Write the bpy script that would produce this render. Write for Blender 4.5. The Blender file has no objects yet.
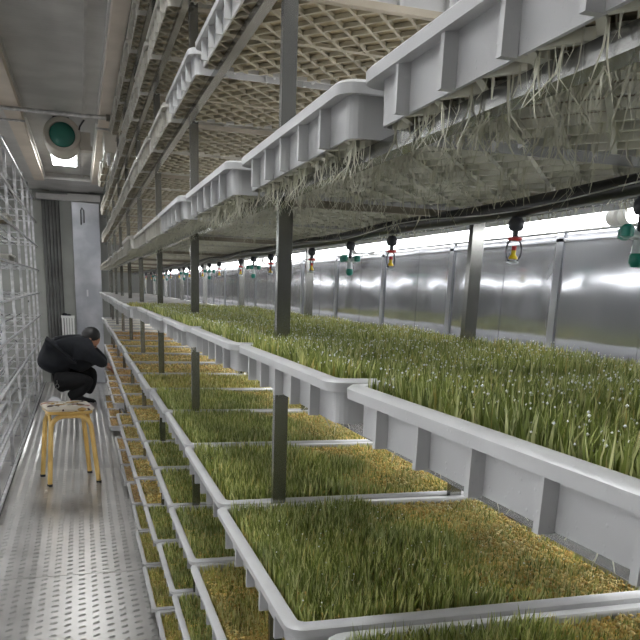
import bpy, math, random
import numpy as np
from mathutils import Matrix, Vector
random.seed(7); rng = np.random.default_rng(11)
PI = math.pi
H = 1.26                      # height of the eye above the floor
scene = bpy.context.scene
C = scene.collection

# ---------------------------------------------------------------- materials
MATS = {}
def new_mat(name, col=(.8,.8,.8), rough=.5, metal=0.0, spec=None):
    m = bpy.data.materials.new(name); m.use_nodes = True
    b = m.node_tree.nodes['Principled BSDF']
    b.inputs['Base Color'].default_value = (*col, 1); b.inputs['Roughness'].default_value = rough
    b.inputs['Metallic'].default_value = metal
    if spec is not None: b.inputs['Specular IOR Level'].default_value = spec
    MATS[name] = m
    return m, m.node_tree, b
def N(nt, t, **kw):
    n = nt.nodes.new(t)
    for k, v in kw.items():
        if k in n.inputs.keys(): n.inputs[k].default_value = v
        else: setattr(n, k, v)
    return n
def noise_col(nt, b, c1, c2, scale=8, detail=3, coord='Object', vec=(1,1,1), lo=.35, hi=.65):
    tc = N(nt, 'ShaderNodeTexCoord'); mp = N(nt, 'ShaderNodeMapping'); mp.inputs['Scale'].default_value = vec
    nz = N(nt, 'ShaderNodeTexNoise'); nz.inputs['Scale'].default_value = scale; nz.inputs['Detail'].default_value = detail
    cr = N(nt, 'ShaderNodeValToRGB'); cr.color_ramp.elements[0].position = lo; cr.color_ramp.elements[1].position = hi
    cr.color_ramp.elements[0].color = (*c1, 1); cr.color_ramp.elements[1].color = (*c2, 1)
    nt.links.new(tc.outputs[coord], mp.inputs['Vector']); nt.links.new(mp.outputs[0], nz.inputs['Vector'])
    nt.links.new(nz.outputs['Fac'], cr.inputs[0]); nt.links.new(cr.outputs[0], b.inputs['Base Color'])
    return mp, nz, cr
def bump(nt, b, src, strength=.3, dist=.002):
    bp = N(nt, 'ShaderNodeBump'); bp.inputs['Strength'].default_value = strength; bp.inputs['Distance'].default_value = dist
    nt.links.new(src, bp.inputs['Height']); nt.links.new(bp.outputs[0], b.inputs['Normal']); return bp
def ranged(nt, src, b, name, lo, hi):
    mr = N(nt, 'ShaderNodeMapRange'); mr.inputs['To Min'].default_value = lo; mr.inputs['To Max'].default_value = hi
    nt.links.new(src, mr.inputs['Value']); nt.links.new(mr.outputs[0], b.inputs[name])

# white tray plastic, wet in places
for nm, c1, c2 in (('tray_plastic', (.42,.42,.42), (.50,.50,.50)), ('aged_plastic', (.40,.385,.34), (.50,.485,.44))):
    m, nt, b = new_mat(nm, rough=.35)
    mp, nz, cr = noise_col(nt, b, c1, c2, 9)
    n2 = N(nt, 'ShaderNodeTexVoronoi', feature='F1'); n2.inputs['Scale'].default_value = 160
    nt.links.new(mp.outputs[0], n2.inputs['Vector'])
    mr = N(nt, 'ShaderNodeMapRange'); mr.inputs['From Min'].default_value = .0; mr.inputs['From Max'].default_value = .22
    mr.inputs['To Min'].default_value = 1; mr.inputs['To Max'].default_value = 0
    nt.links.new(n2.outputs['Distance'], mr.inputs['Value'])
    bump(nt, b, mr.outputs[0], .25, .001); ranged(nt, nz.outputs['Fac'], b, 'Roughness', .2, .45)
# lattice under the trays, in tan and in grey
for nm, c1, c2 in (('lattice_tan', (.25,.225,.165), (.33,.30,.22)), ('lattice_grey', (.55,.54,.44), (.70,.69,.60))):
    m, nt, b = new_mat(nm, rough=.55); noise_col(nt, b, c1, c2, 14)
for nm, c1, c2 in (('mat_tan', (.25,.205,.13), (.37,.31,.205)), ('mat_green', (.32,.30,.19), (.48,.46,.33))):
    m, nt, b = new_mat(nm, rough=.7); mp, nz, cr = noise_col(nt, b, c1, c2, 60, 4)
    bump(nt, b, nz.outputs['Fac'], .8, .004)
m, nt, b = new_mat('root', (.60,.585,.47), .35); b.inputs['Transmission Weight'].default_value = 0
# steels
m, nt, b = new_mat('rack_steel', rough=.3, metal=.9)
mp, nz, cr = noise_col(nt, b, (.20,.20,.185), (.33,.33,.32), 6, 4, vec=(1,1,.3)); ranged(nt, nz.outputs['Fac'], b, 'Roughness', .12, .3)
m, nt, b = new_mat('galvanised', rough=.32, metal=.85)
mp, nz, cr = noise_col(nt, b, (.36,.36,.365), (.72,.72,.73), 22, 4, lo=.3, hi=.7); ranged(nt, nz.outputs['Fac'], b, 'Roughness', .2, .45)
m, nt, b = new_mat('wall_steel', rough=.2, metal=.72)
mp, nz, cr = noise_col(nt, b, (.42,.43,.45), (.52,.53,.56), 3, 4); mp.inputs['Scale'].default_value = (1,1,.5)
ranged(nt, nz.outputs['Fac'], b, 'Roughness', .05, .14)
# every cladding sheet bows a little: long wave + dents
tc = N(nt, 'ShaderNodeTexCoord'); nw = N(nt, 'ShaderNodeTexNoise'); nw.inputs['Scale'].default_value = 7; nw.inputs['Detail'].default_value = 1
nt.links.new(tc.outputs['Object'], nw.inputs['Vector']); bump(nt, b, nw.outputs['Fac'], .25, .006)
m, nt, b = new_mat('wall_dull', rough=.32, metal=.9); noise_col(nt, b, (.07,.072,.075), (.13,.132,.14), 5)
m, nt, b = new_mat('batten', rough=.3, metal=.9); noise_col(nt, b, (.30,.31,.33), (.38,.39,.41), 8)
m, nt, b = new_mat('stained_steel', rough=.6, metal=.3); noise_col(nt, b, (.26,.23,.18), (.36,.32,.26), 8)
m, nt, b = new_mat('end_steel', rough=.35, metal=.7); noise_col(nt, b, (.36,.37,.40), (.56,.57,.60), 3, 4)
m, nt, b = new_mat('ceiling_panel', rough=.35, metal=.25)
mp, nz, cr = noise_col(nt, b, (.42,.41,.395), (.55,.54,.52), 3.2, 5, lo=.4, hi=.6)
wv = N(nt, 'ShaderNodeTexWave'); wv.bands_direction = 'Y'; wv.inputs['Scale'].default_value = 9; nt.links.new(mp.outputs[0], wv.inputs['Vector'])
bump(nt, b, wv.outputs['Fac'], .15, .002); ranged(nt, nz.outputs['Fac'], b, 'Roughness', .25, .5)
m, nt, b = new_mat('cornice', rough=.45); noise_col(nt, b, (.58,.51,.43), (.68,.60,.51), 4)
m, nt, b = new_mat('end_panel', rough=.6); noise_col(nt, b, (.24,.245,.225), (.28,.285,.26), 4)
m, nt, b = new_mat('curtain', rough=.6); noise_col(nt, b, (.07,.07,.065), (.12,.12,.115), 4)
# tread plate: rows of small raised bars, each a real bump of the plate
m, nt, b = new_mat('tread_plate', rough=.3, metal=.85)
mp, nz, cr = noise_col(nt, b, (.50,.485,.465), (.68,.66,.64), 3.5, 5, lo=.3, hi=.7); ranged(nt, nz.outputs['Fac'], b, 'Roughness', .26, .40)
new_mat('tread_bar', (.62,.61,.59), .3, .5)
# grass and seeds
def blade_mat(name, c1, c2, c3, rough=.45):
    m, nt, b = new_mat(name, rough=rough)
    g = N(nt, 'ShaderNodeNewGeometry'); cr = N(nt, 'ShaderNodeValToRGB')
    e = cr.color_ramp.elements; e[0].color = (*c1,1); e[1].color = (*c3,1); x = e.new(.55); x.color = (*c2,1)
    nt.links.new(g.outputs['Random Per Island'], cr.inputs[0])
    nz = N(nt, 'ShaderNodeTexNoise'); nz.inputs['Scale'].default_value = 9; nz.inputs['Detail'].default_value = 2
    nt.links.new(g.outputs['Position'], nz.inputs['Vector'])
    mx = N(nt, 'ShaderNodeMix', data_type='RGBA', blend_type='MULTIPLY'); mx.inputs['Factor'].default_value = 1
    r2 = N(nt, 'ShaderNodeValToRGB'); r2.color_ramp.elements[0].position=.3; r2.color_ramp.elements[1].position=.7
    r2.color_ramp.elements[0].color = (.72,.74,.72,1); r2.color_ramp.elements[1].color = (1.15,1.12,.95,1)
    nt.links.new(nz.outputs['Fac'], r2.inputs[0]); nt.links.new(cr.outputs[0], mx.inputs['A']); nt.links.new(r2.outputs[0], mx.inputs['B'])
    nt.links.new(mx.outputs['Result'], b.inputs['Base Color'])
    tr = N(nt, 'ShaderNodeBsdfTranslucent'); ms = N(nt, 'ShaderNodeMixShader'); ms.inputs[0].default_value = .3
    nt.links.new(mx.outputs['Result'], tr.inputs['Color'])
    out = nt.nodes['Material Output']; nt.links.new(b.outputs[0], ms.inputs[1]); nt.links.new(tr.outputs[0], ms.inputs[2]); nt.links.new(ms.outputs[0], out.inputs['Surface'])
blade_mat('blade_green', (.12,.155,.035), (.31,.37,.10), (.74,.75,.40))
blade_mat('blade_olive', (.17,.19,.04), (.44,.44,.13), (.74,.70,.36))
blade_mat('blade_yellow', (.38,.33,.10), (.60,.52,.19), (.75,.68,.38))
blade_mat('seed_gold', (.50,.32,.10), (.76,.56,.20), (.90,.80,.46), .4)
blade_mat('seed_orange', (.46,.27,.11), (.68,.47,.22), (.82,.68,.45), .5)
m, nt, b = new_mat('dew', (.95,.96,.98), .05)
def bed_mat(name, c1, c2, c3):
    m, nt, b = new_mat(name, rough=.6)
    tc = N(nt,'ShaderNodeTexCoord'); vo = N(nt,'ShaderNodeTexVoronoi'); vo.inputs['Scale'].default_value = 170
    nt.links.new(tc.outputs['Object'], vo.inputs['Vector']); cr = N(nt,'ShaderNodeValToRGB')
    e = cr.color_ramp.elements; e[0].color=(*c1,1); e[1].color=(*c3,1); x=e.new(.5); x.color=(*c2,1)
    sx = N(nt,'ShaderNodeSeparateColor'); nt.links.new(vo.outputs['Color'], sx.inputs[0]); nt.links.new(sx.outputs[0], cr.inputs[0]); nt.links.new(cr.outputs[0], b.inputs['Base Color'])
    bump(nt, b, vo.outputs['Distance'], .8, -.004)
bed_mat('bed_gold', (.36,.24,.08), (.62,.47,.17), (.76,.64,.32))
bed_mat('bed_orange', (.36,.21,.10), (.56,.37,.20), (.68,.52,.34))
bed_mat('bed_pale', (.45,.40,.30), (.60,.55,.44), (.70,.67,.58))
# others
new_mat('black_rubber', (.02,.02,.022), .35); new_mat('dark_plastic', (.03,.032,.04), .4)
new_mat('clear_plastic', (.55,.6,.62), .15); new_mat('green_plastic', (.01,.20,.15), .3)
new_mat('red_plastic', (.55,.03,.03), .35); new_mat('yellow_plastic', (.75,.55,.02), .35)
new_mat('white_plastic', (.7,.7,.68), .35); new_mat('beige_plastic', (.46,.43,.37), .5)
m, nt, b = new_mat('stool_lacquer', rough=.3); noise_col(nt, b, (.72,.47,.14), (.80,.56,.20), 10)
m, nt, b = new_mat('navy_cloth', rough=.9); mp, nz, cr = noise_col(nt, b, (.0035,.0045,.007), (.007,.009,.014), 12); bump(nt, b, nz.outputs['Fac'], .3, .02)
m, nt, b = new_mat('black_cloth', rough=.95); mp, nz, cr = noise_col(nt, b, (.002,.002,.0025), (.005,.005,.006), 12); bump(nt, b, nz.outputs['Fac'], .3, .02)
new_mat('skin', (.42,.22,.14), .5); new_mat('hair', (.008,.007,.007), .5); new_mat('shoe_white', (.6,.6,.62), .5); new_mat('shoe_red', (.5,.03,.03), .5)
new_mat('shoe_black', (.012,.012,.014), .5); new_mat('chrome', (.8,.8,.8), .15, 1)
new_mat('lens_green', (.03,.17,.13), .25)
m, nt, b = new_mat('patchwork', rough=.85)
tc = N(nt,'ShaderNodeTexCoord'); vo = N(nt,'ShaderNodeTexVoronoi'); vo.inputs['Scale'].default_value = 26
nt.links.new(tc.outputs['Object'], vo.inputs['Vector']); sx = N(nt,'ShaderNodeSeparateColor'); nt.links.new(vo.outputs['Color'], sx.inputs[0])
cr = N(nt,'ShaderNodeValToRGB'); cr.color_ramp.interpolation='CONSTANT'; e = cr.color_ramp.elements
e[0].color=(.62,.56,.46,1); e[1].position=.88; e[1].color=(.05,.02,.02,1)
for p, c in ((.42,(.72,.66,.58,1)),(.58,(.42,.26,.08,1)),(.68,(.30,.13,.11,1)),(.8,(.68,.64,.6,1))):
    x = e.new(p); x.color = c
nt.links.new(sx.outputs[0], cr.inputs[0]); nt.links.new(cr.outputs[0], b.inputs['Base Color'])
def emit(name, col, s):
    m = bpy.data.materials.new(name); m.use_nodes = True; nt = m.node_tree; b = nt.nodes['Principled BSDF']
    b.inputs['Base Color'].default_value = (.8,.8,.8,1)
    b.inputs['Emission Color'].default_value = (*col,1); b.inputs['Emission Strength'].default_value = s; MATS[name] = m
emit('tube_glow', (.97,.98,1.0), 7.0)
emit('panel_glow', (.97,.99,1.0), 11.0)

# ---------------------------------------------------------------- mesh builder (picture-frame height: z measured from the eye, H added)
class MB:
    def __init__(s): s.v=[]; s.f=[]; s.m=[]; s.k=0
    def box(s, c, d, rot=None):
        x,y,z=[t/2 for t in d]; n=len(s.v)
        for sx_,sy_,sz_ in ((-1,-1,-1),(1,-1,-1),(1,1,-1),(-1,1,-1),(-1,-1,1),(1,-1,1),(1,1,1),(-1,1,1)):
            p=Vector((sx_*x,sy_*y,sz_*z))
            if rot is not None: p=rot@p
            s.v.append((p.x+c[0],p.y+c[1],p.z+c[2]))
        for q in ((0,3,2,1),(4,5,6,7),(0,1,5,4),(1,2,6,5),(2,3,7,6),(3,0,4,7)):
            s.f.append(tuple(n+i for i in q)); s.m.append(s.k)
        return s
    def span(s, a, b): return s.box([(a[i]+b[i])/2 for i in range(3)], [abs(b[i]-a[i]) for i in range(3)])
    def tube(s, pts, r, n=10, caps=True):
        pts=[Vector(p) for p in pts]; rs=r if isinstance(r,(list,tuple)) else [r]*len(pts)
        base=len(s.v); up=None
        for i,p in enumerate(pts):
            t=(pts[min(i+1,len(pts)-1)]-pts[max(i-1,0)]).normalized()
            if up is None: up=Vector((0,0,1)) if abs(t.z)<.9 else Vector((1,0,0))
            a=(up-t*up.dot(t)).normalized(); bb=t.cross(a); up=a
            for k in range(n):
                an=2*PI*k/n; q=p+(a*math.cos(an)+bb*math.sin(an))*rs[i]; s.v.append(tuple(q))
        for i in range(len(pts)-1):
            for k in range(n):
                a0=base+i*n+k; a1=base+i*n+(k+1)%n
                s.f.append((a0,a1,a1+n,a0+n)); s.m.append(s.k)
        if caps:
            s.f.append(tuple(base+k for k in range(n))[::-1]); s.m.append(s.k)
            e0=base+(len(pts)-1)*n; s.f.append(tuple(e0+k for k in range(n))); s.m.append(s.k)
        return s
    def lathe(s, c, prof, axis='Z', n=20, rot=None):      # prof: (radius, height)
        base=len(s.v)
        for r,h in prof:
            for k in range(n):
                an=2*PI*k/n; p=Vector((r*math.cos(an), r*math.sin(an), h))
                if axis=='Y': p=Vector((p.x,p.z,p.y))
                if axis=='X': p=Vector((p.z,p.x,p.y))
                if rot is not None: p=rot@p
                s.v.append((p.x+c[0],p.y+c[1],p.z+c[2]))
        for i in range(len(prof)-1):
            for k in range(n):
                a0=base+i*n+k; a1=base+i*n+(k+1)%n
                s.f.append((a0,a1,a1+n,a0+n)); s.m.append(s.k)
        s.f.append(tuple(base+k for k in range(n))[::-1]); s.m.append(s.k)
        e0=base+(len(prof)-1)*n; s.f.append(tuple(e0+k for k in range(n))); s.m.append(s.k)
        return s
    def rings(s, loops, closed=True):
        n=len(loops[0]); base=len(s.v)
        for l in loops: s.v+= [tuple(p) for p in l]
        L=len(loops)
        for i in range(L if closed else L-1):
            j=(i+1)%L
            for k in range(n):
                s.f.append((base+i*n+k, base+i*n+(k+1)%n, base+j*n+(k+1)%n, base+j*n+k)); s.m.append(s.k)
        return s
    def mesh(s, name, mats, smooth=False, bevel=None):
        me=bpy.data.meshes.new(name); me.from_pydata(s.v,[],s.f)
        for m_ in (mats if isinstance(mats,(list,tuple)) else [mats]): me.materials.append(MATS[m_])
        me.polygons.foreach_set('material_index', s.m)
        me.update()
        if smooth:
            me.polygons.foreach_set('use_smooth',[True]*len(me.polygons))
            me.set_sharp_from_angle(angle=math.radians(42))
        import bmesh
        b_=bmesh.new(); b_.from_mesh(me); bmesh.ops.recalc_face_normals(b_, faces=b_.faces); b_.to_mesh(me); b_.free()
        return me
def link(name, me, parent=None, loc=(0,0,0)):
    o=bpy.data.objects.new(name, me); C.objects.link(o); o.parent=parent; o.location=loc; return o
def part(name, mb, mats, parent, smooth=False, label=None, loc=(0,0,0)):
    o=link(name, mb.mesh(name, mats, smooth), parent, loc)
    if label: o['label']=label
    return o
def thing(name, label, cat, loc=(0,0,0), group=None, me=None):
    o=bpy.data.objects.new(name, me); C.objects.link(o); o.location=loc
    o['label']=label; o['category']=cat
    if group: o['group']=group
    return o
def struct(name, mb, mats, loc=(0,0,0), smooth=False):
    o=link(name, mb.mesh(name, mats, smooth), None, loc); o['kind']='structure'; return o

# ---------------------------------------------------------------- the room
XL, XR, Y0, Y1, ZC = -1.12, .872, -1.6, 10.3, 1.08
mb=MB(); mb.span((XL,Y0,-.02),(XR,Y1+.02,0))
ix=0; x=-.465
while x<.30:                                             # raised bars of the tread plate, in columns of alternating slant
    y=1.2+(.0275 if ix%2 else 0); a=.7*(1 if ix%2 else .6)
    while y<10.2:
        n=len(mb.v); ca,sa=math.cos(a),math.sin(a)
        for lx,ly,lz in ((-.018,0,0),(-.009,-.0085,0),(.009,-.0085,0),(.018,0,0),(.009,.0085,0),(-.009,.0085,0),(-.009,0,.0045),(.009,0,.0045)):
            mb.v.append((x+lx*ca-ly*sa,y+lx*sa+ly*ca,lz+.0002))
        for f in ((0,1,6),(1,2,7,6),(2,3,7),(3,4,7),(4,5,6,7),(5,0,6)): mb.f.append(tuple(n+q for q in f)); mb.m.append(1)
        y+=.055
    x+=.052; ix+=1
for x_ in (3.3,5.35,7.4): mb.span((-.47,x_,.0),(.3,x_+.012,.0012))
fl=struct('floor', mb, ['tread_plate','tread_bar'])
struct('ceiling', MB().span((XL,Y0,H+ZC+.04),(XR,Y1,H+ZC+.08)).span((XL,Y0,H+ZC),(-.31,Y1,H+ZC+.04)).span((.157,Y0,H+ZC),(XR,Y1,H+ZC+.04)).span((-.31,9.05,H+ZC-.01),(.157,Y1,H+ZC+.04)), 'ceiling_panel')
def clad(x, s):
    mb=MB(); mb.span((x,Y0,0),(x+s*.02,Y1,H+ZC+.06))
    y=1.285-.445*6
    while y<Y1-.1:                                          # battens over the sheet joints, and a fold in each sheet
        mb.k=1; mb.box((x-s*.002,y,(H+ZC)/2),(.004,.022,H+ZC)); mb.k=0; mb.box((x-s*.0003,y+.20,(H+ZC)/2),(.001,.004,H+ZC)); y+=.445
    mb.box((x-s*.002,(Y0+Y1)/2,H+.112),(.004,Y1-Y0,.006))
    return mb
struct('wall_right', clad(XR,1), ['wall_steel','batten']); struct('wall_left', clad(XL,-1), ['wall_dull','batten'])
struct('wall_front', MB().span((XL,Y0-.03,0),(XR,Y0,H+ZC+.06)), 'end_panel')
struct('trim_8', MB().span((XL,Y1-.01,0),(-.415,Y1,H+.96)), 'end_panel')
mb=MB().span((XL,Y1,0),(XR,Y1+.05,H+ZC+.06)).span((-.24,Y1-.03,.02),(-.065,Y1,H+.97))
struct('wall_end', mb, 'end_panel')
mb=MB()
for i in range(5): mb.lathe((-.385+.04*i,Y1-.03,0),[(.022,.02),(.022,H+.96)],n=12)
mb.span((-.41,Y1-.02,.02),(-.235,Y1,H+.965)); struct('trim_1', mb, 'curtain', smooth=True)
mb=MB().span((-.46,Y1-.10,H+.965),(.28,Y1,H+1.03)).span((-.10,Y1-.115,H+1.03),(.28,Y1-.0,H+1.045)); struct('trim_2', mb, 'ceiling_panel')
# sliding end door with grip slot
mb=MB().span((-.06,Y1-.06,.01),(.255,Y1-.001,H+.955)).span((.0,Y1-.068,.01),(.016,Y1-.06,H+.95)).span((.06,Y1-.068,.01),(.07,Y1-.06,H+.90)).span((.245,Y1-.075,.01),(.262,Y1-.06,H+.955))
d=struct('door_1', mb, 'end_steel')
part('door_handle', MB().tube([(.045,Y1-.07,H+.70),(.045,Y1-.10,H+.72),(.045,Y1-.10,H+.86),(.062,Y1-.10,H+.89),(.08,Y1-.10,H+.86),(.08,Y1-.07,H+.72)],.008), 'curtain', d, True)
part('door_handle', MB().span((.075,Y1-.075,H-.16),(.095,Y1-.06,H-.08)), 'shoe_white', d)
# cornices and recess beads
struct('trim_3', MB().span((.165,Y0,H+ZC-.05),(.23,9.0,H+ZC+.0)), 'cornice')
struct('trim_4', MB().span((-.415,Y0,H+ZC-.05),(-.315,9.0,H+ZC)), 'cornice')
struct('trim_5', MB().span((.150,5.9,H+ZC-.012),(.165,9.0,H+ZC+.005)).span((-.315,5.9,H+ZC-.012),(-.300,9.0,H+ZC+.005)).span((-.315,9.02,H+ZC-.022),(.165,9.05,H+ZC+.0)), 'white_plastic')
struct('trim_6', MB().span((.064,Y0,H+ZC+.02),(.078,9.05,H+ZC+.04)), 'ceiling_panel')
# lighting panels in the ceiling recess
def ceiling_light(y0,y1,label):
    t=thing('ceiling_light', label, 'light', (-.09,(y0+y1)/2,H+ZC+.04), 'flat light panels in the ceiling')
    w=.215; l=y1-y0
    part('diffuser', MB().span((-w/2,-l/2,-.026),(w/2,l/2,-.014)), 'panel_glow', t)
    part('frame', MB().span((-w/2-.012,-l/2-.012,-.024),(-w/2,l/2+.012,0)).span((w/2,-l/2-.012,-.024),(w/2+.012,l/2+.012,0)).span((-w/2,-l/2-.012,-.024),(w/2,-l/2,0)).span((-w/2,l/2,-.024),(w/2,l/2+.012,0)), 'white_plastic', t)
ceiling_light(7.05,8.25,'bright rectangular light panel in the ceiling beyond the round green fan')
ceiling_light(.4,1.6,'unseen light panel overhead, added to light the tray fronts')  # added panel out of view, there to brighten the tray fronts
# pipe across the aisle
t=thing('cross_pipe','thin steel pipe crossing the aisle under the ceiling in front of the green fan','pipe',(0,5.36,H+1.012))
part('pipe', MB().tube([(-.50,0,.0),(.225,0,.0)],.012), 'galvanised', t, True)
for x in (-.485,.215): part('bracket', MB().span((x-.012,-.016,-.016),(x+.012,.016,.03)), 'rack_steel', t)
t=thing('cross_pipe','short thinner steel rod across the aisle just behind the crossing pipe','pipe',(0,5.75,H+1.016))
part('pipe', MB().tube([(-.48,0,0),(-.30,0,0)],.007), 'galvanised', t, True); part('pipe', MB().tube([(.15,0,0),(.26,0,0)],.007), 'galvanised', t, True)
# round fan with green face, tipped down the aisle
t=thing('ceiling_fan','round grey fan with a green face hanging under the ceiling','fan',(-.075,6.02,H+1.0))
R_=Matrix.Rotation(math.radians(-14),3,'X')
part('housing', MB().lathe((0,0,0),[(.10,.16),(.122,.13),(.128,.05),(.128,.0),(.122,-.015),(.110,-.018),(.092,-.012),(.086,.004)],'Y',32,R_), 'beige_plastic', t, True)
part('face', MB().lathe((0,0,0),[(.088,.01),(.086,-.006),(.066,-.022),(.035,-.033),(.008,-.036)],'Y',32,R_), 'lens_green', t, True, 'green domed face')
part('bracket', MB().span((-.06,.02,.10),(.05,.13,.122)), 'rack_steel', t)
part('motor_box', MB().span((.115,.0,-.085),(.19,.13,.03)).span((.12,-.01,-.09),(.20,.06,-.06)), 'beige_plastic', t)
part('cable_or_highlight', MB().tube([(.115,-.01,.04),(.12,-.02,.06),(.135,-.04,.08),(.15,-.06,.098)],.006,8), 'black_rubber', t, True)
# box on the end of the top shelf
t=thing('junction_box','beige box hung at the top shelf where its tray row breaks off','box',(.235,5.78,H+.93))
part('body', MB().span((-.035,-.05,-.06),(.045,.30,.05)), 'beige_plastic', t)
part('lid', MB().span((-.04,-.056,.05),(.05,.305,.066)), 'beige_plastic', t)
part('foot', MB().span((-.02,-.03,-.14),(.0,-.01,-.06)), 'galvanised', t)
# white slatted heater by the end wall
t=thing('slatted_heater','white slatted panel heater standing against the end wall behind the person','heater',(-.165,10.15,0))
mb=MB()
for i in range(5): mb.span((-.075+i*.032,-.02,.06),(-.075+i*.032+.022,.02,H-.40))
part('slats', mb, 'white_plastic', t); part('frame', MB().span((-.08,-.015,H-.43),(.08,.03,H-.40)).span((-.08,-.015,.08),(.08,.03,.12)), 'white_plastic', t)
for x in (-.06,.06): part('foot', MB().span((x-.012,-.06,0),(x+.012,.06,.06)), 'white_plastic', t)
thing('cloth','dark blue cloth lying on top of the white slatted heater','cloth',(-.20,10.15,H-.40),me=MB().lathe((0,0,0),[(.03,0.0),(.035,.012),(.022,.026),(.008,.03)],n=14).lathe((.045,0,0),[(.03,0),(.035,.008),(.015,.018)],n=14).mesh('cloth','navy_cloth',True))

# ---------------------------------------------------------------- trays
LX, LY, TH = .487, .474, .046
def rrect(x0,y0,x1,y1,r,z,n=4):
    out=[]
    for cx,cy,a in ((x1-r,y1-r,0),(x0+r,y1-r,90),(x0+r,y0+r,180),(x1-r,y0+r,270)):
        for k in range(n+1):
            t=math.radians(a+90*k/n); out.append((cx+r*math.cos(t),cy+r*math.sin(t),z))
    return out
def ins(d,r,z): return rrect(d,d,LX-d,LY-d,max(r,.002),z)
mb=MB().rings([ins(.0,.02,-.012),ins(-.0005,.02,-.003),ins(.0025,.019,.0),ins(.0145,.010,0),ins(.0165,.009,-.003),ins(.0165,.009,-.008),ins(.013,.012,-.010),ins(.003,.018,-.012)])
rim_me=mb.mesh('rim','tray_plastic',True)
rim_aged=rim_me.copy(); rim_aged.materials[0]=MATS['aged_plastic']
mb=MB().rings([ins(.0135,.012,-.003),ins(.0145,.012,-TH),ins(.0175,.009,-TH),ins(.0165,.009,-.003)])
for k in range(5):
    y=.0772+k*.0799
    for x0,x1 in ((.003,.014),(LX-.014,LX-.003)): mb.span((x0,y-.0028,-TH-.001),(x1,y+.0028,-.006))
for k in range(5):
    x=.08+k*.082
    for y0,y1 in ((.003,.014),(LY-.014,LY-.003)): mb.span((x-.0028,y0,-TH-.001),(x+.0028,y1,-.006))
body_me=mb.mesh('body','tray_plastic'); body_aged=body_me.copy(); body_aged.materials[0]=MATS['aged_plastic']
# lattice base: two crossed families of ribs
def lattice():
    mb=MB(); x0,y0,x1,y1=.017,.017,LX-.017,LY-.017
    for ang in (51,-51):
        d=Vector((math.cos(math.radians(ang)),math.sin(math.radians(ang)))); nrm=Vector((-d.y,d.x))
        for k in range(-24,25):
            p=Vector(((x0+x1)/2,(y0+y1)/2))+nrm*(k*.0395+.01); ts=[-9,9]
            for i,(lo,hi) in enumerate(((x0,x1),(y0,y1))):
                a,b_=sorted(((lo-p[i])/d[i],(hi-p[i])/d[i])); ts=[max(ts[0],a),min(ts[1],b_)]
            if ts[1]-ts[0]<.01: continue
            c=p+d*((ts[0]+ts[1])/2); 
            mb.box((c.x,c.y,-TH+.0035),(ts[1]-ts[0],.0052,.007),Matrix.Rotation(math.radians(ang),3,'Z'))
    mb.span((x0-.002,(y0+y1)/2-.006,-TH),(x1+.002,(y0+y1)/2+.006,-TH+.006))
    return mb
lm=lattice(); lat_tan=lm.mesh('lattice_base','lattice_tan'); lat_grey=lm.mesh('lattice_base','lattice_grey')
def bed(mat, z, amp=.004, n=36, ztop=None):
    xs=np.linspace(.017,LX-.017,n); ys=np.linspace(.017,LY-.017,n)
    mb=MB(); top=[]
    for j in range(n):
        for i in range(n):
            e = 0 if i in (0,n-1) or j in (0,n-1) else 1
            mb.v.append((xs[i],ys[j],z+e*amp*float(rng.random())))
    for j in range(n-1):
        for i in range(n-1):
            a=j*n+i; mb.f.append((a,a+1,a+1+n,a+n)); mb.m.append(0)
    mb.k=1; mb.span((.018,.018,-TH+.008),(LX-.018,LY-.018,z-.001))
    return mb.mesh('seed_bed',[mat,'mat_tan' if mat!='bed_gold' else 'mat_green'])
BED={'gold':bed('bed_gold',-.019),'orange':bed('bed_orange',-.020),'pale':bed('bed_pale',-.016)}
def flat_mesh(name, verts, faces3, mats, midx):
    me=bpy.data.meshes.new(name); nf=len(faces3)
    me.vertices.add(len(verts)); me.vertices.foreach_set('co', verts.astype(np.float32).ravel())
    me.loops.add(nf*3); me.loops.foreach_set('vertex_index', faces3.astype(np.int32).ravel())
    me.polygons.add(nf); me.polygons.foreach_set('loop_start', np.arange(0,nf*3,3,dtype=np.int32))
    me.polygons.foreach_set('material_index', midx.astype(np.int32))
    for m_ in mats: me.materials.append(MATS[m_])
    me.update(calc_edges=True); me.validate(); return me
OCT=np.array([(1,0,0),(-1,0,0),(0,1,0),(0,-1,0),(0,0,1),(0,0,-1)],float)
OCF=np.array([(0,2,4),(2,1,4),(1,3,4),(3,0,4),(2,0,5),(1,2,5),(3,1,5),(0,3,5)])
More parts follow.
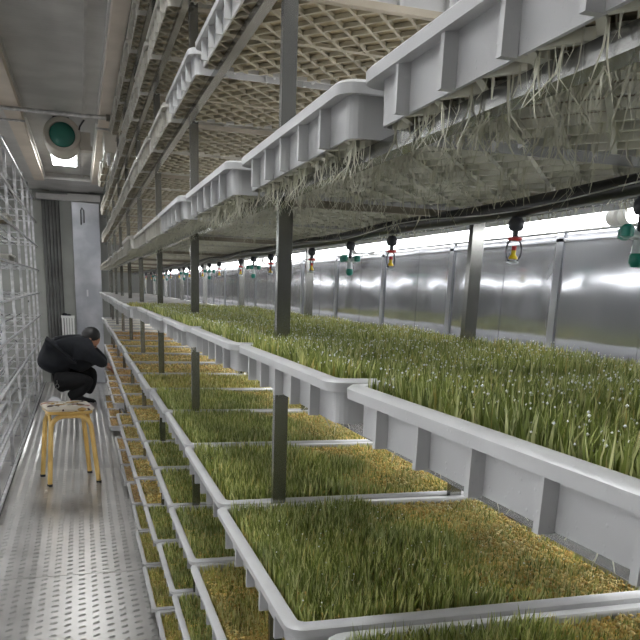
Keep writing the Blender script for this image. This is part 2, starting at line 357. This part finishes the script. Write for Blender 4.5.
def grass(name, nb, w, hfun, mats, zb=-.024, nseed=0, seedfun=None, ndew=0, seed_r=.0026, kindfun=None):
    """blades (two quads and a tip as triangles), seeds and dew beads; hfun(x,y) gives height 0..; coordinates 0..1 over the tray"""
    x=rng.random(nb); y=rng.random(nb); h=hfun(x,y); keep=h>.004; x=x[keep]; y=y[keep]; h=h[keep]; nb=len(x)
    h=h*(.55+.6*rng.random(nb)); px=.020+x*(LX-.04); py=.020+y*(LY-.04)
    a=rng.random(nb)*2*PI; dx=np.cos(a); dy=np.sin(a); la=rng.random(nb)*2*PI; ln=h*(.04+.42*rng.random(nb)**2.5)
    lx=np.cos(la)*ln; ly=np.sin(la)*ln; ww=w*(.7+.6*rng.random(nb))/2
    lim=lambda q,L:np.clip(q,.018,L-.018)
    P=[]
    for t,ws in ((0,1.0),(.55,.85)):
        cx=px+lx*t*t; cy=py+ly*t*t; z=zb+h*t
        P.append(np.stack([cx-dx*ww*ws,cy-dy*ww*ws,z],1)); P.append(np.stack([cx+dx*ww*ws,cy+dy*ww*ws,z],1))
    P.append(np.stack([px+lx,py+ly,zb+h],1))
    V=np.stack(P,1).reshape(-1,3); V[:,0]=lim(V[:,0],LX); V[:,1]=lim(V[:,1],LY)
    F=(np.array([(0,1,3),(0,3,2),(2,3,4)])[None]+5*np.arange(nb)[:,None,None]).reshape(-1,3)
    kind=np.zeros(nb) if kindfun is None else kindfun(x,y)
    M=np.repeat(kind,3)
    def beads(n,xs,ys,zs,r,mi,el):
        nonlocal V,F,M
        a=rng.random(n)*2*PI; ca,sa=np.cos(a)[:,None],np.sin(a)[:,None]
        o=OCT[None]*np.array([1*el,1,1])[None,None]*(r*(.7+.6*rng.random(n)))[:,None,None]
        X=o[:,:,0]*ca-o[:,:,1]*sa; Y=o[:,:,0]*sa+o[:,:,1]*ca
        W=np.stack([X+xs[:,None],Y+ys[:,None],o[:,:,2]+zs[:,None]],2).reshape(-1,3)
        Fo=(OCF[None]+6*np.arange(n)[:,None,None]).reshape(-1,3)+len(V)
        V=np.concatenate([V,W]); F=np.concatenate([F,Fo]); M=np.concatenate([M,np.full(n*8,mi)])
    if nseed:
        xs=rng.random(nseed*4); ys=rng.random(nseed*4); p=seedfun(xs,ys); k=rng.random(nseed*4)<p; xs=xs[k][:nseed]; ys=ys[k][:nseed]
        beads(len(xs),.022+xs*(LX-.044),.022+ys*(LY-.044),zb+.004+.010*rng.random(len(xs)),seed_r,2,1.7)
    if ndew:
        i=rng.integers(0,nb,ndew); beads(ndew,(px+lx*.9)[i],(py+ly*.9)[i],(zb+h*.95)[i],.0011,3,1.0)
    return flat_mesh(name,V,F,mats,M)
def nzf(x,y,f,ph): return .5+.25*np.sin(f*x*6.28+ph+2*np.sin(f*y*4+ph))+.25*np.sin(f*y*6.28+1.7*ph+1.5*np.sin(f*x*5))
GM=['blade_green','blade_yellow','seed_gold','dew']; OM=['blade_olive','blade_yellow','seed_gold','dew']; YM=['blade_yellow','blade_olive','seed_gold','dew']; RM=['blade_yellow','blade_olive','seed_orange','dew']
full=lambda h,a=.2:(lambda x,y:h*(1-a+2*a*nzf(x,y,1.3,1)))
rear=lambda x,y:np.clip((x-.50+.15*(nzf(x,y,1.5,.7)-.5)*2+.25*(y-.5))*4,0,1)   # bare towards the back of the tray
G={}
G['tall0']=grass('grass',24000,.0028,full(.034,.12),GM,zb=-.018,ndew=1400,kindfun=lambda x,y:(rng.random(len(x))<.04)*1)
G['tall1']=grass('grass',18000,.0030,full(.033,.14),GM,zb=-.018,ndew=1400,kindfun=lambda x,y:(rng.random(len(x))<.06+.25*np.clip((x-.55)*2,0,1))*1)
G['patchy0']=grass('grass',22000,.0026,lambda x,y:.030*(1-.48*rear(x,y))*(.85+.3*nzf(x,y,2,2))+.003,GM,zb=-.018,nseed=7000,seedfun=lambda x,y:.12+.88*rear(x,y),kindfun=lambda x,y:(rng.random(len(x))<.06+.42*rear(x,y))*1,ndew=150)
G['patchy1']=grass('grass',10000,.0032,lambda x,y:.029*(1-.42*rear(x,y))*(.85+.3*nzf(x,y,2,4))+.003,GM,zb=-.018,nseed=3000,seedfun=lambda x,y:.08+.92*rear(x,y),kindfun=lambda x,y:(rng.random(len(x))<.05+.45*rear(x,y))*1)
G['olive0']=grass('grass',11000,.0028,lambda x,y:.025*(.7+.6*nzf(x,y,2,5)),OM,zb=-.018,nseed=5000,seedfun=lambda x,y:.3+.7*(1-y)*(1-x)+0*x,kindfun=lambda x,y:(rng.random(len(x))<.25+.5*(1-y)**2)*1)
G['olive1']=grass('grass',4500,.0040,lambda x,y:.026*(.75+.5*nzf(x,y,2,6)),OM,zb=-.018,nseed=1500,seedfun=lambda x,y:.5+0*x,kindfun=lambda x,y:(rng.random(len(x))<.25)*1)
G['green1']=grass('grass',8000,.0034,lambda x,y:.028*(.8+.4*nzf(x,y,2,3)),GM,zb=-.018,nseed=800,seedfun=lambda x,y:.4+0*x,kindfun=lambda x,y:(rng.random(len(x))<.12)*1)
G['yellow1']=grass('grass',3000,.0045,lambda x,y:.016*(.7+.6*nzf(x,y,2,3)),YM,zb=-.018,nseed=1800,seedfun=lambda x,y:.5+0*x,seed_r=.0034,kindfun=lambda x,y:(rng.random(len(x))<.35)*1)
G['pale1']=grass('grass',900,.0045,lambda x,y:.012*(.7+.6*nzf(x,y,2,3)),RM,zb=-.018,nseed=1200,seedfun=lambda x,y:.5+0*x,seed_r=.0036)
def roots(nr, L, w, mat='root', edge=0):
    x=rng.random(nr)**(1.0); 
    if edge: x=np.where(rng.random(nr)<edge,x*.16,x)
    y=rng.random(nr); 
    cl=rng.random((60,2)); k=rng.integers(0,60,nr); sel=(rng.random(nr)<.6)&(x>.16)
    x=np.where(sel,np.clip(cl[k,0]+rng.normal(0,.02,nr),0,1),x); y=np.where(sel,np.clip(cl[k,1]+rng.normal(0,.02,nr),0,1),y)
    px=.022+x*(LX-.044); py=.022+y*(LY-.044); n=nr
    h=L*(.25+.75*rng.random(n)); a=rng.random(n)*2*PI; sp=h*(.1+.6*rng.random(n)); b2=rng.random(n)*2*PI; ww=w*(.6+.7*rng.random(n))/2
    dx,dy=np.cos(b2)*ww,np.sin(b2)*ww; P=[]
    for t,ws,cu in ((0,1,0),(.5,.8,.35),(1,.35,1)):
        cx=px+np.cos(a)*sp*cu*t; cy=py+np.sin(a)*sp*cu*t; z=-TH+.004-h*t
        P+= [np.stack([cx-dx*ws,cy-dy*ws,z],1),np.stack([cx+dx*ws,cy+dy*ws,z],1)]
    V=np.stack(P,1).reshape(-1,3); F=(np.array([(0,1,3),(0,3,2),(2,3,5),(2,5,4)])[None]+6*np.arange(n)[:,None,None]).reshape(-1,3)
    return flat_mesh('roots',V,F,[mat],np.zeros(len(F)))
ROOT={'long':roots(1150,.040,.0017,edge=.35),'mid':roots(800,.026,.0016,edge=.3),'few':roots(420,.022,.0016,edge=.6)}

SHELF={'T3':(1.0,'top shelf'),'T2':(.735,'second shelf from the top'),'T1':(.464,'third shelf from the top'),'U':(.185,'shelf just above eye level'),
 'A':(-.082,'shelf just below eye level'),'B':(-.344,'second shelf below eye level'),'C':(-.627,'third shelf from the bottom'),'D':(-.905,'second shelf from the bottom'),'E':(-1.175,'bottom shelf')}
ORD=['nearest','second','third','fourth','fifth','sixth','seventh','eighth','ninth','tenth','eleventh','twelfth','thirteenth','fourteenth','fifteenth','sixteenth','seventeenth','eighteenth','nineteenth','twentieth']
def make_tray(label, group, x, y, z, rot, kind, under, root, aged=False):
    t=thing('growing_tray', label, 'tray', (x,y,H+z), group); t.rotation_euler.z=rot
    link('rim', rim_aged if aged else rim_me, t); link('body', body_aged if aged else body_me, t)
    link('lattice_base', lat_grey if under=='grey' else lat_tan, t)
    bk={'pale1':'orange','white':'pale','none':'pale'}.get(kind,'gold')
    link('seed_bed', BED[bk], t)
    if kind in G:
        g=link('grass', G[kind], t); g['kind']='stuff'
    if root: g=link('roots', ROOT[root], t); g['kind']='stuff'; 
    return t
desc={'tall0':'tall wet grass','tall1':'tall green grass','patchy0':'grass and bare seed','patchy1':'grass yellowing behind',
 'olive0':'short olive grass','olive1':'olive green grass','green1':'fresh green grass','yellow1':'short yellow sprouts','pale1':'orange-tan seed','white':'pale seed','none':'rooty underside'}
def row(key, ks, xf, kindf, under, rootf, aged=None, rots={}):
    z,nm=SHELF[key]
    for i,k in enumerate(ks):
        y=.6875+.4905*k+.008-(.010 if k in rots else 0); kd=kindf(y); x=xf(y)
        lab=f"{ORD[i]}{'' if i==0 else ' nearest'} tray on right rack's {nm}, {desc[kd]}"
        make_tray(lab, f"growing trays on the right rack's {nm}", x, y, z, rots.get(k, math.radians(random.uniform(-.3,.3))), kd, under, rootf(y), aged(y) if aged else False)
def table(t, amp=.006):
    def f(y):
        for lim,x in t:
            if y<lim: return x+ (random.uniform(-amp,amp) if lim>50 else 0)
    return f
row('U', range(-1,16), table([(.3,.2385),(.9,.229),(1.4,.2146),(1.9,.202),(3.0,.205),(3.4,.184),(99,.208)]), lambda y:'none','grey', lambda y:'long' if y<1.3 else 'mid' if y<3.5 else None, lambda y:y>1.7)
row('T1',range(1,16), table([(1.5,.2365),(1.9,.227),(99,.225)]), lambda y:'none','tan', lambda y:None, lambda y:y>2)
row('T2',range(1,16), table([(99,.226)]), lambda y:'none','tan', lambda y:None, lambda y:True)
row('T3',[2,3,4,5,6,7,8,9,12,13,14,15], table([(7,.226),(99,.21)]), lambda y:'none','tan', lambda y:None, lambda y:True)
row('A', range(-1,16), table([(.3,.245),(.9,.228),(1.5,.2216),(1.9,.2125),(3.1,.21),(4.6,.176),(99,.186)]),
    lambda y:'tall0' if y<.3 else 'tall1' if y<3.0 else 'olive1' if y<3.5 else 'white','tan', lambda y:'few' if y<2 else None, rots={-1:math.radians(1.6)})
row('B', range(-1,16), table([(.3,.225),(.9,.1948),(1.5,.205),(2.5,.2137),(99,.212)]),
    lambda y:'patchy0' if y<1 else 'patchy1' if y<2.5 else 'olive1' if y<3.0 else 'yellow1' if y<5 else 'white' if y>6 else 'pale1','tan', lambda y:None)
row('C', range(0,16), table([(1.4,.216),(1.9,.221),(2.5,.223),(3.4,.225),(99,.219)]),
    lambda y:'olive0' if y<1.5 else 'green1' if y<3.4 else 'yellow1' if y<5 else 'pale1','tan', lambda y:None)
row('D', [1,2,3,4,5,6,7,8,9,11,12,13,14,15], table([(1.8,.2246),(2.5,.2255),(3.6,.219),(6,.2134),(99,.21)]),
    lambda y:'green1' if y<2.8 else 'yellow1' if y<5.8 else 'pale1','tan', lambda y:None)
row('E', [2,3,4,5,6,7,8,9,10,12,13,14,15], table([(2.6,.214),(3.1,.207),(3.6,.211),(4.2,.2234),(6.2,.2105),(99,.19)]),
    lambda y:'olive1' if y<3.8 else 'pale1','tan', lambda y:None)
for k,y in (('T1',6.12),('U',6.10)):
    make_tray(f"beige tray alone on the left rack's {SHELF[k][1]}",'trays on the left rack',-.96,y,SHELF[k][0],0,'none','tan',None,True)
# tool lying across the gap in the second row from the bottom
t=thing('pruning_shears','dark handled shears lying on an orange seed tray in the bottom row','tool',(.27,6.22,H-.885)); t.rotation_euler=(0,math.radians(0),math.radians(20))
t.location=(.30,6.47,H-1.138)
part('handle', MB().tube([(0,-.22,.006),(.012,-.12,.010),(0,0,.008)],.009,8).tube([(.04,-.22,.006),(.02,-.12,.010),(.0,0,.008)],.009,8), 'black_rubber', t, True)
part('blade', MB().span((-.006,0,.003),(.004,.10,.010)).span((-.002,0,.008),(.012,.09,.013)), 'chrome', t)

# ---------------------------------------------------------------- steel racks
PY_R=[.183]+[1.178+.981*i for i in range(8)]+[8.53]
def rack(label, xf, xr, ys, s, slats=0, ztop=1.03):
    t=thing('steel_rack', label, 'rack', ((xf+xr)/2,0,0)); cx=(xf+xr)/2
    mt='rack_steel' if s>0 else 'galvanised'
    for y in ys:
        for x in (xf,xr): part('post', MB().box((x-cx,y,(H+ztop)/2),(.022,.014,H+ztop)).span((x-cx-.022,y-.022,0),(x-cx+.022,y+.022,.006)), mt, t)
    for key,(z,_) in SHELF.items():
        zt=H+z-TH-.001
        for x,sg in ((xf,-1*s),(xr,1*s)):
            part('rail', MB().box((x-cx+sg*.0235,(ys[0]+ys[-1])/2,zt-.0065),(.017,ys[-1]-ys[0]+.40,.013)), mt, t)
        for y in ys: part('crossbar', MB().box((0,y,zt-.007),(abs(xr-xf)-.022,.012,.010)), 'stained_steel' if s>0 else mt, t)
        for k in range(5 if (slats and key=='E') else slats):
            n_=5 if key=='E' else slats
            x=xf-cx+(xr-xf)*(k+1)/(n_+1); part('slat', MB().box((x,(ys[0]+ys[-1])/2,zt-.004),(.022 if key=='E' else .014,ys[-1]-ys[0]+.2,.012)), mt, t)
    return t
rack('long steel rack along the right wall, its shelves full of white growing trays', .304,.634,PY_R,1)
rack('long bare steel rack along the left wall behind the crouching person', -.505,-.93,[-.1,.85,1.75,2.65,3.55,4.55,5.55,6.50,7.45,8.40,9.20,9.95],-1,3)
struct('trim_7', MB().span((-.495,-.3,0),(-.475,10.15,.035)), 'curtain')
t=thing('drip_gutter',"smooth steel gutter along the back of right rack's shelf just above eye level",'gutter',(.70,0,H+.132))
part('trough', MB().span((-.040,-.4,-.003),(.035,8.9,.002)).span((-.040,-.4,-.003),(-.037,8.9,.012)), 'galvanised', t)
for y in PY_R[1:]: part('bracket', MB().span((-.049,y-.012,-.006),(-.030,y+.012,-.003)), 'rack_steel', t)

# ---------------------------------------------------------------- light tubes along both walls
def tube_thing(x, s, y, L, z, label, group):
    t=thing('light_tube', label, 'light tube', (x,y,H+z), group)
    part('tube', MB().tube([(0,-L/2+.02,0),(0,L/2-.02,0)],.0125 if s>0 else .009,12), 'tube_glow', t, True)
    part('batten', MB().span((s*.012,-L/2,-.012),(s*.028,L/2,.014)).span((-s*.020,-L/2,.015),(s*.028,L/2,.018)), 'white_plastic', t)  # upper strip is an added hood keeping tube light off the wall above
    for q in (-1,1): part('end_cap', MB().tube([(0,q*(L/2-.02),0),(0,q*L/2,0)],.014,12), 'white_plastic', t, True)
for key in SHELF:
    z,nm=SHELF[key]
    zz = z-TH if key!='U' else .138
    for i in range(7):
        y=.45+1.27*i
        tube_thing(XR-.0282,1,y,1.26,zz-(.05 if key!='U' else 0),f"{ORD[i]}{'' if i==0 else ' nearest'} glowing light tube on the right wall under the {nm}",f"light tubes on the right wall under the {nm}")
for key in ('T3','T2','T1','U','A','B','C'):
    z,nm=SHELF[key]
    for i in range(9):
        y=-.61+1.27*i
        tube_thing(XL+.0282,-1,y,1.26,z-TH-.02,f"{ORD[i]}{'' if i==0 else ' nearest'} light tube on the left wall under the {nm}",f"light tubes on the left wall under the {nm}")

# ---------------------------------------------------------------- water line and sprinklers
def pipe_line(x, y0, y1, z, label, sag=.004):
    pts=[(0,y0+(y1-y0)*i/60, sag*math.sin(i*1.3)) for i in range(61)]
    t=thing('water_hose', label,'hose',(x,0,H+z))
    part('hose', MB().tube(pts,.0125,12), 'black_rubber', t, True)
    mb=MB().tube([(-.0145,y0+(y1-y0)*i/90,-.002+.006*math.sin(i*.9)) for i in range(91)],.0009,6)  # pale strand stands in for the highlight along the wet hose
    part('cable_or_highlight', mb, 'galvanised', t, True, 'thin pale strip modelled as the highlight along the wet hose')
pipe_line(.567,-.3,8.8,.121,"black water hose under the back of right rack's shelf just above eye level",.002)
pipe_line(-.99,3.6,9.3,.42,"black water hose on the left rack, third shelf from the top")
pipe_line(-.99,3.6,9.3,.155,"black water hose on the left rack at the shelf just above eye level")
pipe_line(-.99,3.6,9.3,-.12,"black water hose on the left rack just below eye level")
pipe_line(-.99,3.6,9.3,-.40,"black water hose on the left rack, second below eye level")
def spinner_proto():
    t=thing('sprinkler','','sprinkler')
    part('hanger', MB().lathe((0,0,-.012),[(.010,-.012),(.014,-.006),(.014,.004),(.009,.012)],n=12).tube([(0,0,-.02),(0,0,-.038)],.0055,8), 'dark_plastic', t, True)
    part('collar', MB().lathe((0,0,-.038),[(.010,-.003),(.013,-.001),(.013,.002),(.007,.004)],n=12).lathe((0,0,-.054),[(.0045,-.004),(.0045,.004)],n=8), 'red_plastic', t, True)
    ring=[(.016*math.cos(a),0,-.058+.022*math.sin(a)) for a in [PI/2+.3+ (2*PI-.6)*k/16 for k in range(17)]]
    part('bow', MB().tube(ring,.0018,6), 'dark_plastic', t, True)
    part('nozzle', MB().lathe((0,0,-.066),[(.0085,-.007),(.008,-.004),(.004,.001),(.0045,.008)],n=12), 'yellow_plastic', t, True)
    part('deflector', MB().lathe((0,0,-.079),[(.004,-.003),(.012,.0),(.006,.004)],n=12), 'clear_plastic', t, True)
    return t
def fogger_proto():
    t=thing('mist_nozzle','','sprinkler')
    part('hanger', MB().lathe((0,0,-.010),[(.010,-.012),(.014,-.006),(.014,.004),(.009,.012)],n=12).tube([(0,0,-.02),(0,0,-.05)],.005,8), 'dark_plastic', t, True)
    for k,(dx,dy) in enumerate(((1,.2),(-1,-.2),(.2,-1),(-.2,1))):
        arm=part('arm', MB().tube([(0,0,-.052),(dx*.018,dy*.018,-.048)],[.0065,.006],10), 'clear_plastic', t, True)
        part('nozzle_head', MB().lathe((dx*.026,dy*.026,-.046),[(.004,-.010),(.0095,-.007),(.0095,.005),(.005,.009)],n=12), 'green_plastic', arm, True)
    arm=part('arm', MB().tube([(0,0,-.048),(0,0,-.075)],[.006,.009],10), 'clear_plastic', t, True)
    part('nozzle_head', MB().lathe((0,0,-.084),[(.006,-.010),(.0105,-.004),(.0105,.006),(.0085,.009)],n=12), 'green_plastic', arm, True)
    return t
def copy_tree(o, parent=None):
    c=o.copy(); C.objects.link(c); c.parent=parent
    for ch in list(o.children): copy_tree(ch,c)
    return c
protos={'s':spinner_proto(),'f':fogger_proto()}; used={'s':False,'f':False}
def place(kind,x,y,z,rz,label,group):
    o=protos[kind] if not used[kind] else copy_tree(protos[kind]); used[kind]=True
    o.location=(x,y,H+z); o.rotation_euler.z=rz; o.scale=(.74,)*3 if x>0 else (1,)*3; o['label']=label; o['group']=group
sy=[q*.756 for q in (1.25,1.83,2.53,3.12,3.74,4.35,4.97,5.6,6.2,6.8,7.4,8.0,8.7,9.4)]
for i,y in enumerate(sy):
    place('s',.567,y,.108,.5*i,f"{ORD[i]}{'' if i==0 else ' nearest'} red and yellow spinning sprinkler under the hose on the right",'red and yellow sprinklers on the right rack')
fy=[q*.756 for q in (.922,2.14,3.45,4.70,5.9,7.1,8.3)]
for i,y in enumerate(fy):
    place('f',.567,y,.108,.4*i,f"{ORD[i]}{'' if i==0 else ' nearest'} green headed mist nozzle under the hose on the right",'green mist nozzles on the right rack')
for zz,nm in ((.42,'third shelf from the top'),(.155,'shelf just above eye level'),(-.12,'shelf just below eye level'),(-.40,'second shelf below eye level')):
    for i,y in enumerate([4.6,5.4,6.2,7.0,7.8,8.6]):
        place('f' if i%2 else 's',-.99,y,zz-.012,.6*i,f"{'green headed mist nozzle' if i%2 else 'red and yellow sprinkler'} hanging on the left rack's {nm}, {ORD[i]} along",'sprinklers on the left rack')

# ---------------------------------------------------------------- stool and cushion
t=thing('stool','yellow lacquered stool with arched tube legs standing in the aisle','stool',(-.115,5.07,0)); t.rotation_euler.z=math.radians(11)
ST=.475
part('seat', MB().rings([rrect(-.135,-.14,.135,.14,.035,ST-.018),rrect(-.14,-.145,.14,.145,.04,ST-.009),rrect(-.135,-.14,.135,.14,.035,ST),rrect(-.01,-.01,.01,.01,.004,ST),rrect(-.01,-.01,.01,.01,.004,ST-.018)]), 'stool_lacquer', t, True)
def arch(ax, sgn):
    pts=[]
    top=ST-.032; R0=.085
    def P(u_,z,off): 
        sp_=.112+ (top-z)/top*.03
        return (u_*1.0, sgn*sp_, z) if ax=='x' else (sgn*sp_, u_, z)
    half=lambda z:.118+(top-z)/top*.036
    pts.append(P(-half(0),0,0)); pts.append(P(-half(top*.5),top*.5,0)); 
    for k in range(7):
        a=PI-(PI/2)*k/6; pts.append(P(-half(top-R0)+R0+R0*math.cos(a),top-R0+R0*math.sin(a),0))
    for k in range(7):
        a=PI/2-(PI/2)*k/6; pts.append(P(half(top-R0)-R0+R0*math.cos(a),top-R0+R0*math.sin(a),0))
    pts.append(P(half(top*.5),top*.5,0)); pts.append(P(half(0),0,0))
    return pts
for ax,sg in (('x',-1),('x',1)):
    a=arch(ax,sg); l=part('leg_frame', MB().tube(a,.0155,12), 'stool_lacquer', t, True)
    for p in (a[0],a[-1]): part('foot_cap', MB().tube([(p[0],p[1],0),(p[0],p[1],.016)],.0175,12), 'black_rubber', l, True)
for sg in (-1,1):
    part('side_brace', MB().tube([(sg*.128,-.10,ST-.15),(sg*.121,-.085,ST-.07),(sg*.118,-.05,ST-.034),(sg*.118,.05,ST-.034),(sg*.121,.085,ST-.07),(sg*.128,.10,ST-.15)],.011,10), 'stool_lacquer', t, True)
ring=lambda d,z:rrect(-.15+d,-.155+d,.15-d,.155-d,.05,z,6)
mb=MB().rings([ring(.012,0),ring(.0,.008),ring(-.002,.018),ring(.006,.025),ring(.03,.031),ring(.08,.034),ring(.13,.035),ring(.13,0)])
cu=thing('seat_cushion','patchwork cushion in cream, brown and maroon lying on the yellow stool','cushion',(-.115,5.07,ST),me=mb.mesh('seat_cushion','patchwork',True)); cu.rotation_euler.z=math.radians(11)

# ---------------------------------------------------------------- person, squatting and reaching to a tray
YP=8.28
def skin_body(name, verts, edges, mat, parent, root=0, sub=2):
    me=bpy.data.meshes.new(name); me.from_pydata([v[:3] for v in verts],edges,[]); me.materials.append(MATS[mat])
    o=link(name,me,parent); md=o.modifiers.new('Skin','SKIN'); md.use_smooth_shade=True
    for i,v in enumerate(verts):
        r=v[3]; s_=me.skin_vertices[0].data[i]; s_.radius=(r if not isinstance(r,tuple) else r[0], r if not isinstance(r,tuple) else r[1]); s_.use_root=(i==root)
    sb=o.modifiers.new('Sub','SUBSURF'); sb.levels=sub; sb.render_levels=sub
    return o
t=thing('person','person in dark jacket and trousers squatting behind the stool, bent to a low tray','person',(-.1,YP,0))
# local coords: x right along picture, y away, z up
def V(x,y,z,r): return (x+.1,y,z,r)
# trousers: pelvis, two thighs and shins
pv=[V(-.325,.0,.27,(.15,.14)),
    V(-.22,-.11,.28,.11),V(-.06,-.15,.28,.10),V(.075,-.16,.29,.082),V(-.03,-.16,.19,.068),V(-.17,-.155,.115,.052),
    V(-.22,.10,.30,.105),V(-.04,.13,.33,.095),V(.10,.13,.36,.080),V(.07,.12,.23,.064),V(.02,.12,.115,.050)]
body=skin_body('trousers',pv,[(0,1),(1,2),(2,3),(3,4),(4,5),(0,6),(6,7),(7,8),(8,9),(9,10)],'black_cloth',t)
# jacket: hips, back, chest, shoulders, arms
jv=[V(-.335,0,.34,(.17,.16)),V(-.30,0,.45,(.205,.19)),V(-.225,0,.56,(.22,.20)),V(-.10,0,.625,(.175,.16)),V(-.01,0,.66,(.11,.11)),
    V(-.04,-.17,.63,.100),V(.06,-.225,.575,.082),V(.15,-.22,.50,.068),V(.225,-.16,.445,.048),
    V(-.02,.17,.63,.100),V(.08,.20,.57,.080),V(.165,.17,.50,.065),V(.235,.10,.455,.046),
    V(-.06,-.03,.50,.16),V(-.14,-.02,.40,.17)]
body=skin_body('jacket',jv,[(0,1),(1,2),(2,3),(3,4),(3,5),(5,6),(6,7),(7,8),(3,9),(9,10),(10,11),(11,12),(3,13),(13,14)],'navy_cloth',t)
# neck, head, face
R_h=Matrix.Rotation(math.radians(58),3,'Y')@Matrix.Rotation(math.radians(0),3,'Z')
hc=Vector((.075+.1,-.03,.705))
def head_mesh():
    mb=MB(); n=24; m=16; base=0
    for j in range(m+1):
        th=PI*j/m
        for k in range(n):
            ph=2*PI*k/n; x=math.sin(th)*math.cos(ph); y=math.sin(th)*math.sin(ph); z=math.cos(th)
            f=1.0
            r=Vector((x*.092,y*.074,z*.105))
            if x>0 and z<.1: r.x*=1-.12*max(0,-z)          # flat of the face
            if z<-.3: r.x+= .02*(-z-.3); r.y*=1-.25*(-z-.3)  # jaw
            if x>.93 and abs(y)<.2 and -.35<z<.15: r.x+=.016   # nose
            p=R_h@r; mb.v.append((p.x+hc.x,p.y+hc.y,p.z+hc.z))
    for j in range(m):
        for k in range(n): mb.f.append((j*n+k,j*n+(k+1)%n,(j+1)*n+(k+1)%n,(j+1)*n+k)); mb.m.append(0)
    return mb
head=part('head', head_mesh().tube([(-.03+.1,0,.66),(.045+.1,-.02,.70)],.052,12), 'skin', t, True)
def blob(c,r,rot=None):
    mb=MB(); mb.lathe((0,0,0),[(r[0]*math.sin(PI*j/10)+.0005, -math.cos(PI*j/10)*r[0]) for j in range(11)],n=16)
    out=MB(); out.f=mb.f; out.m=mb.m
    for v_ in mb.v:
        p=Vector((v_[0],v_[1]*r[1]/r[0],v_[2]*r[2]/r[0]))
        if rot is not None: p=rot@p
        out.v.append((p.x+c[0],p.y+c[1],p.z+c[2]))
    return out
def hp(x,y,z): return tuple(R_h@Vector((x,y,z))+hc)
hair=blob(hp(-.022,0,.022),(.092,.084,.100),R_h); part('hair', hair, 'hair', t, True)
part('ear', blob(hp(-.002,-.078,-.012),(.016,.009,.026),R_h), 'skin', t, True); part('ear', blob(hp(-.002,.078,-.012),(.016,.009,.026),R_h), 'skin', t, True)
for s_ in (-1,1): part('eye', blob(hp(.088,s_*.03,.0),(.009,.013,.007),R_h), 'hair', t, True)
part('mouth', blob(hp(.092,0,-.062),(.006,.022,.005),R_h), 'shoe_red', t, True)
# hands with five fingers, closing over the tray rim
def hand(w, d, side):
    vs=[(*w,.024),(w[0]+d[0]*.05,w[1]+d[1]*.05,w[2]+d[2]*.05,(.034,.018))]; es=[(0,1)]
    o=skin_body('hand',vs,es,'skin',t,0,1)
    pal=Vector(vs[1][:3]); dv=Vector(d).normalized(); side_v=dv.cross(Vector((0,0,1))).normalized()*side
    for k,(off,ln) in enumerate(((-.027,.060),(-.009,.072),(.009,.068),(.026,.052))):
        a=pal+side_v*off; b_=a+dv*ln*.55; c_=b_+(dv*.5+Vector((0,0,-.85)))*ln*.45
        skin_body('finger',[(*a,.009),(*b_,.0085),(*c_,.007)],[(0,1),(1,2)],'skin',o,0,1)
    a=Vector(w)+dv*.02-side_v*.02; b_=a-side_v*.03+dv*.02; c_=b_+dv*.03+Vector((0,0,-.01))
    skin_body('thumb',[(*a,.011),(*b_,.010),(*c_,.008)],[(0,1),(1,2)],'skin',o,0,1)
hand((.325,-.145,.437),(.75,.30,-.55),1); hand((.335,.085,.446),(.75,-.25,-.55),-1)
# shoes
def shoe(x,y,col,rz,lab=None):
    L=.26; R2=Matrix.Rotation(rz,3,'Z')
    prof=[(0.0,.030,.07),(.04,.036,.105),(.09,.036,.10),(.14,.040,.062),(.19,.043,.048),(.235,.036,.038),(.26,.012,.02)]
    mb=MB(); loops=[]
    for lx,hw,hh in prof:
        loops.append([R2@Vector((lx,hw*math.cos(a),.022+max(0,hh*math.sin(a)) if math.sin(a)>0 else .022)) for a in [2*PI*k/16 for k in range(16)]])
    mb.rings([[ (p.x+x,p.y+y,p.z) for p in l] for l in loops],closed=False)
    s_=part('shoe', mb, col, t, True, lab)
    so=MB(); pts=[R2@Vector(q) for q in [(-.008,-.03,0),(.09,-.036,0),(.19,-.046,0),(.25,-.03,0),(.268,0,0),(.25,.03,0),(.19,.046,0),(.09,.036,0),(-.008,.03,0)]]
    so.rings([[ (p.x+x,p.y+y,.0) for p in pts],[(p.x+x,p.y+y,.026) for p in pts]],closed=False)
    n0=len(so.v); so.f.append(tuple(range(len(pts)))[::-1]); so.m.append(0); so.f.append(tuple(range(len(pts),2*len(pts)))); so.m.append(0)
    part('sole', so, 'shoe_white', s_)
    part('heel_tab', MB().box((x,y,.055),(.012,.03,.03),R2), 'shoe_red', s_)
shoe(-.265,-.155,'shoe_white',-.05,'white and red shoe'); shoe(-.05,.11,'shoe_black',.05,'black shoe')
mb=MB(); ring=[(.1-.265+.016*math.cos(a),-.245,.245+.02*math.sin(a)) for a in [2*PI*k/12 for k in range(13)]]
part('key_ring', mb.tube(ring,.003,6).tube([(-.165,-.235,.30),(-.165,-.245,.265)],.004,6), 'chrome', t, True)

# ---------------------------------------------------------------- camera, solved from the vanishing lines
Mx=((0.95459465,-0.29549978,0.03780131),(-0.04304061,-0.2623595,-0.96400985),(0.29478223,0.91861165,-0.26316547))
r_,d_,f_=[Vector(v) for v in Mx]
rot=Matrix((r_,-d_,-f_)).transposed()
cam=bpy.data.cameras.new('camera'); co=bpy.data.objects.new('camera',cam); C.objects.link(co)
co.matrix_world=Matrix.Translation((0,0,H))@rot.to_4x4()
cam.sensor_width=36; cam.sensor_fit='HORIZONTAL'; cam.lens=745.93/640*36; cam.shift_x=0; cam.shift_y=(496.07-320)/640
cam.clip_start=.02; cam.clip_end=50
scene.camera=co
w=bpy.data.worlds.new('world'); scene.world=w; w.use_nodes=True
w.node_tree.nodes['Background'].inputs[0].default_value=(.8,.85,.9,1); w.node_tree.nodes['Background'].inputs[1].default_value=.3
scene.view_settings.view_transform='Standard'; scene.view_settings.look='None'; scene.view_settings.gamma=1
scene.view_settings.exposure=0.88
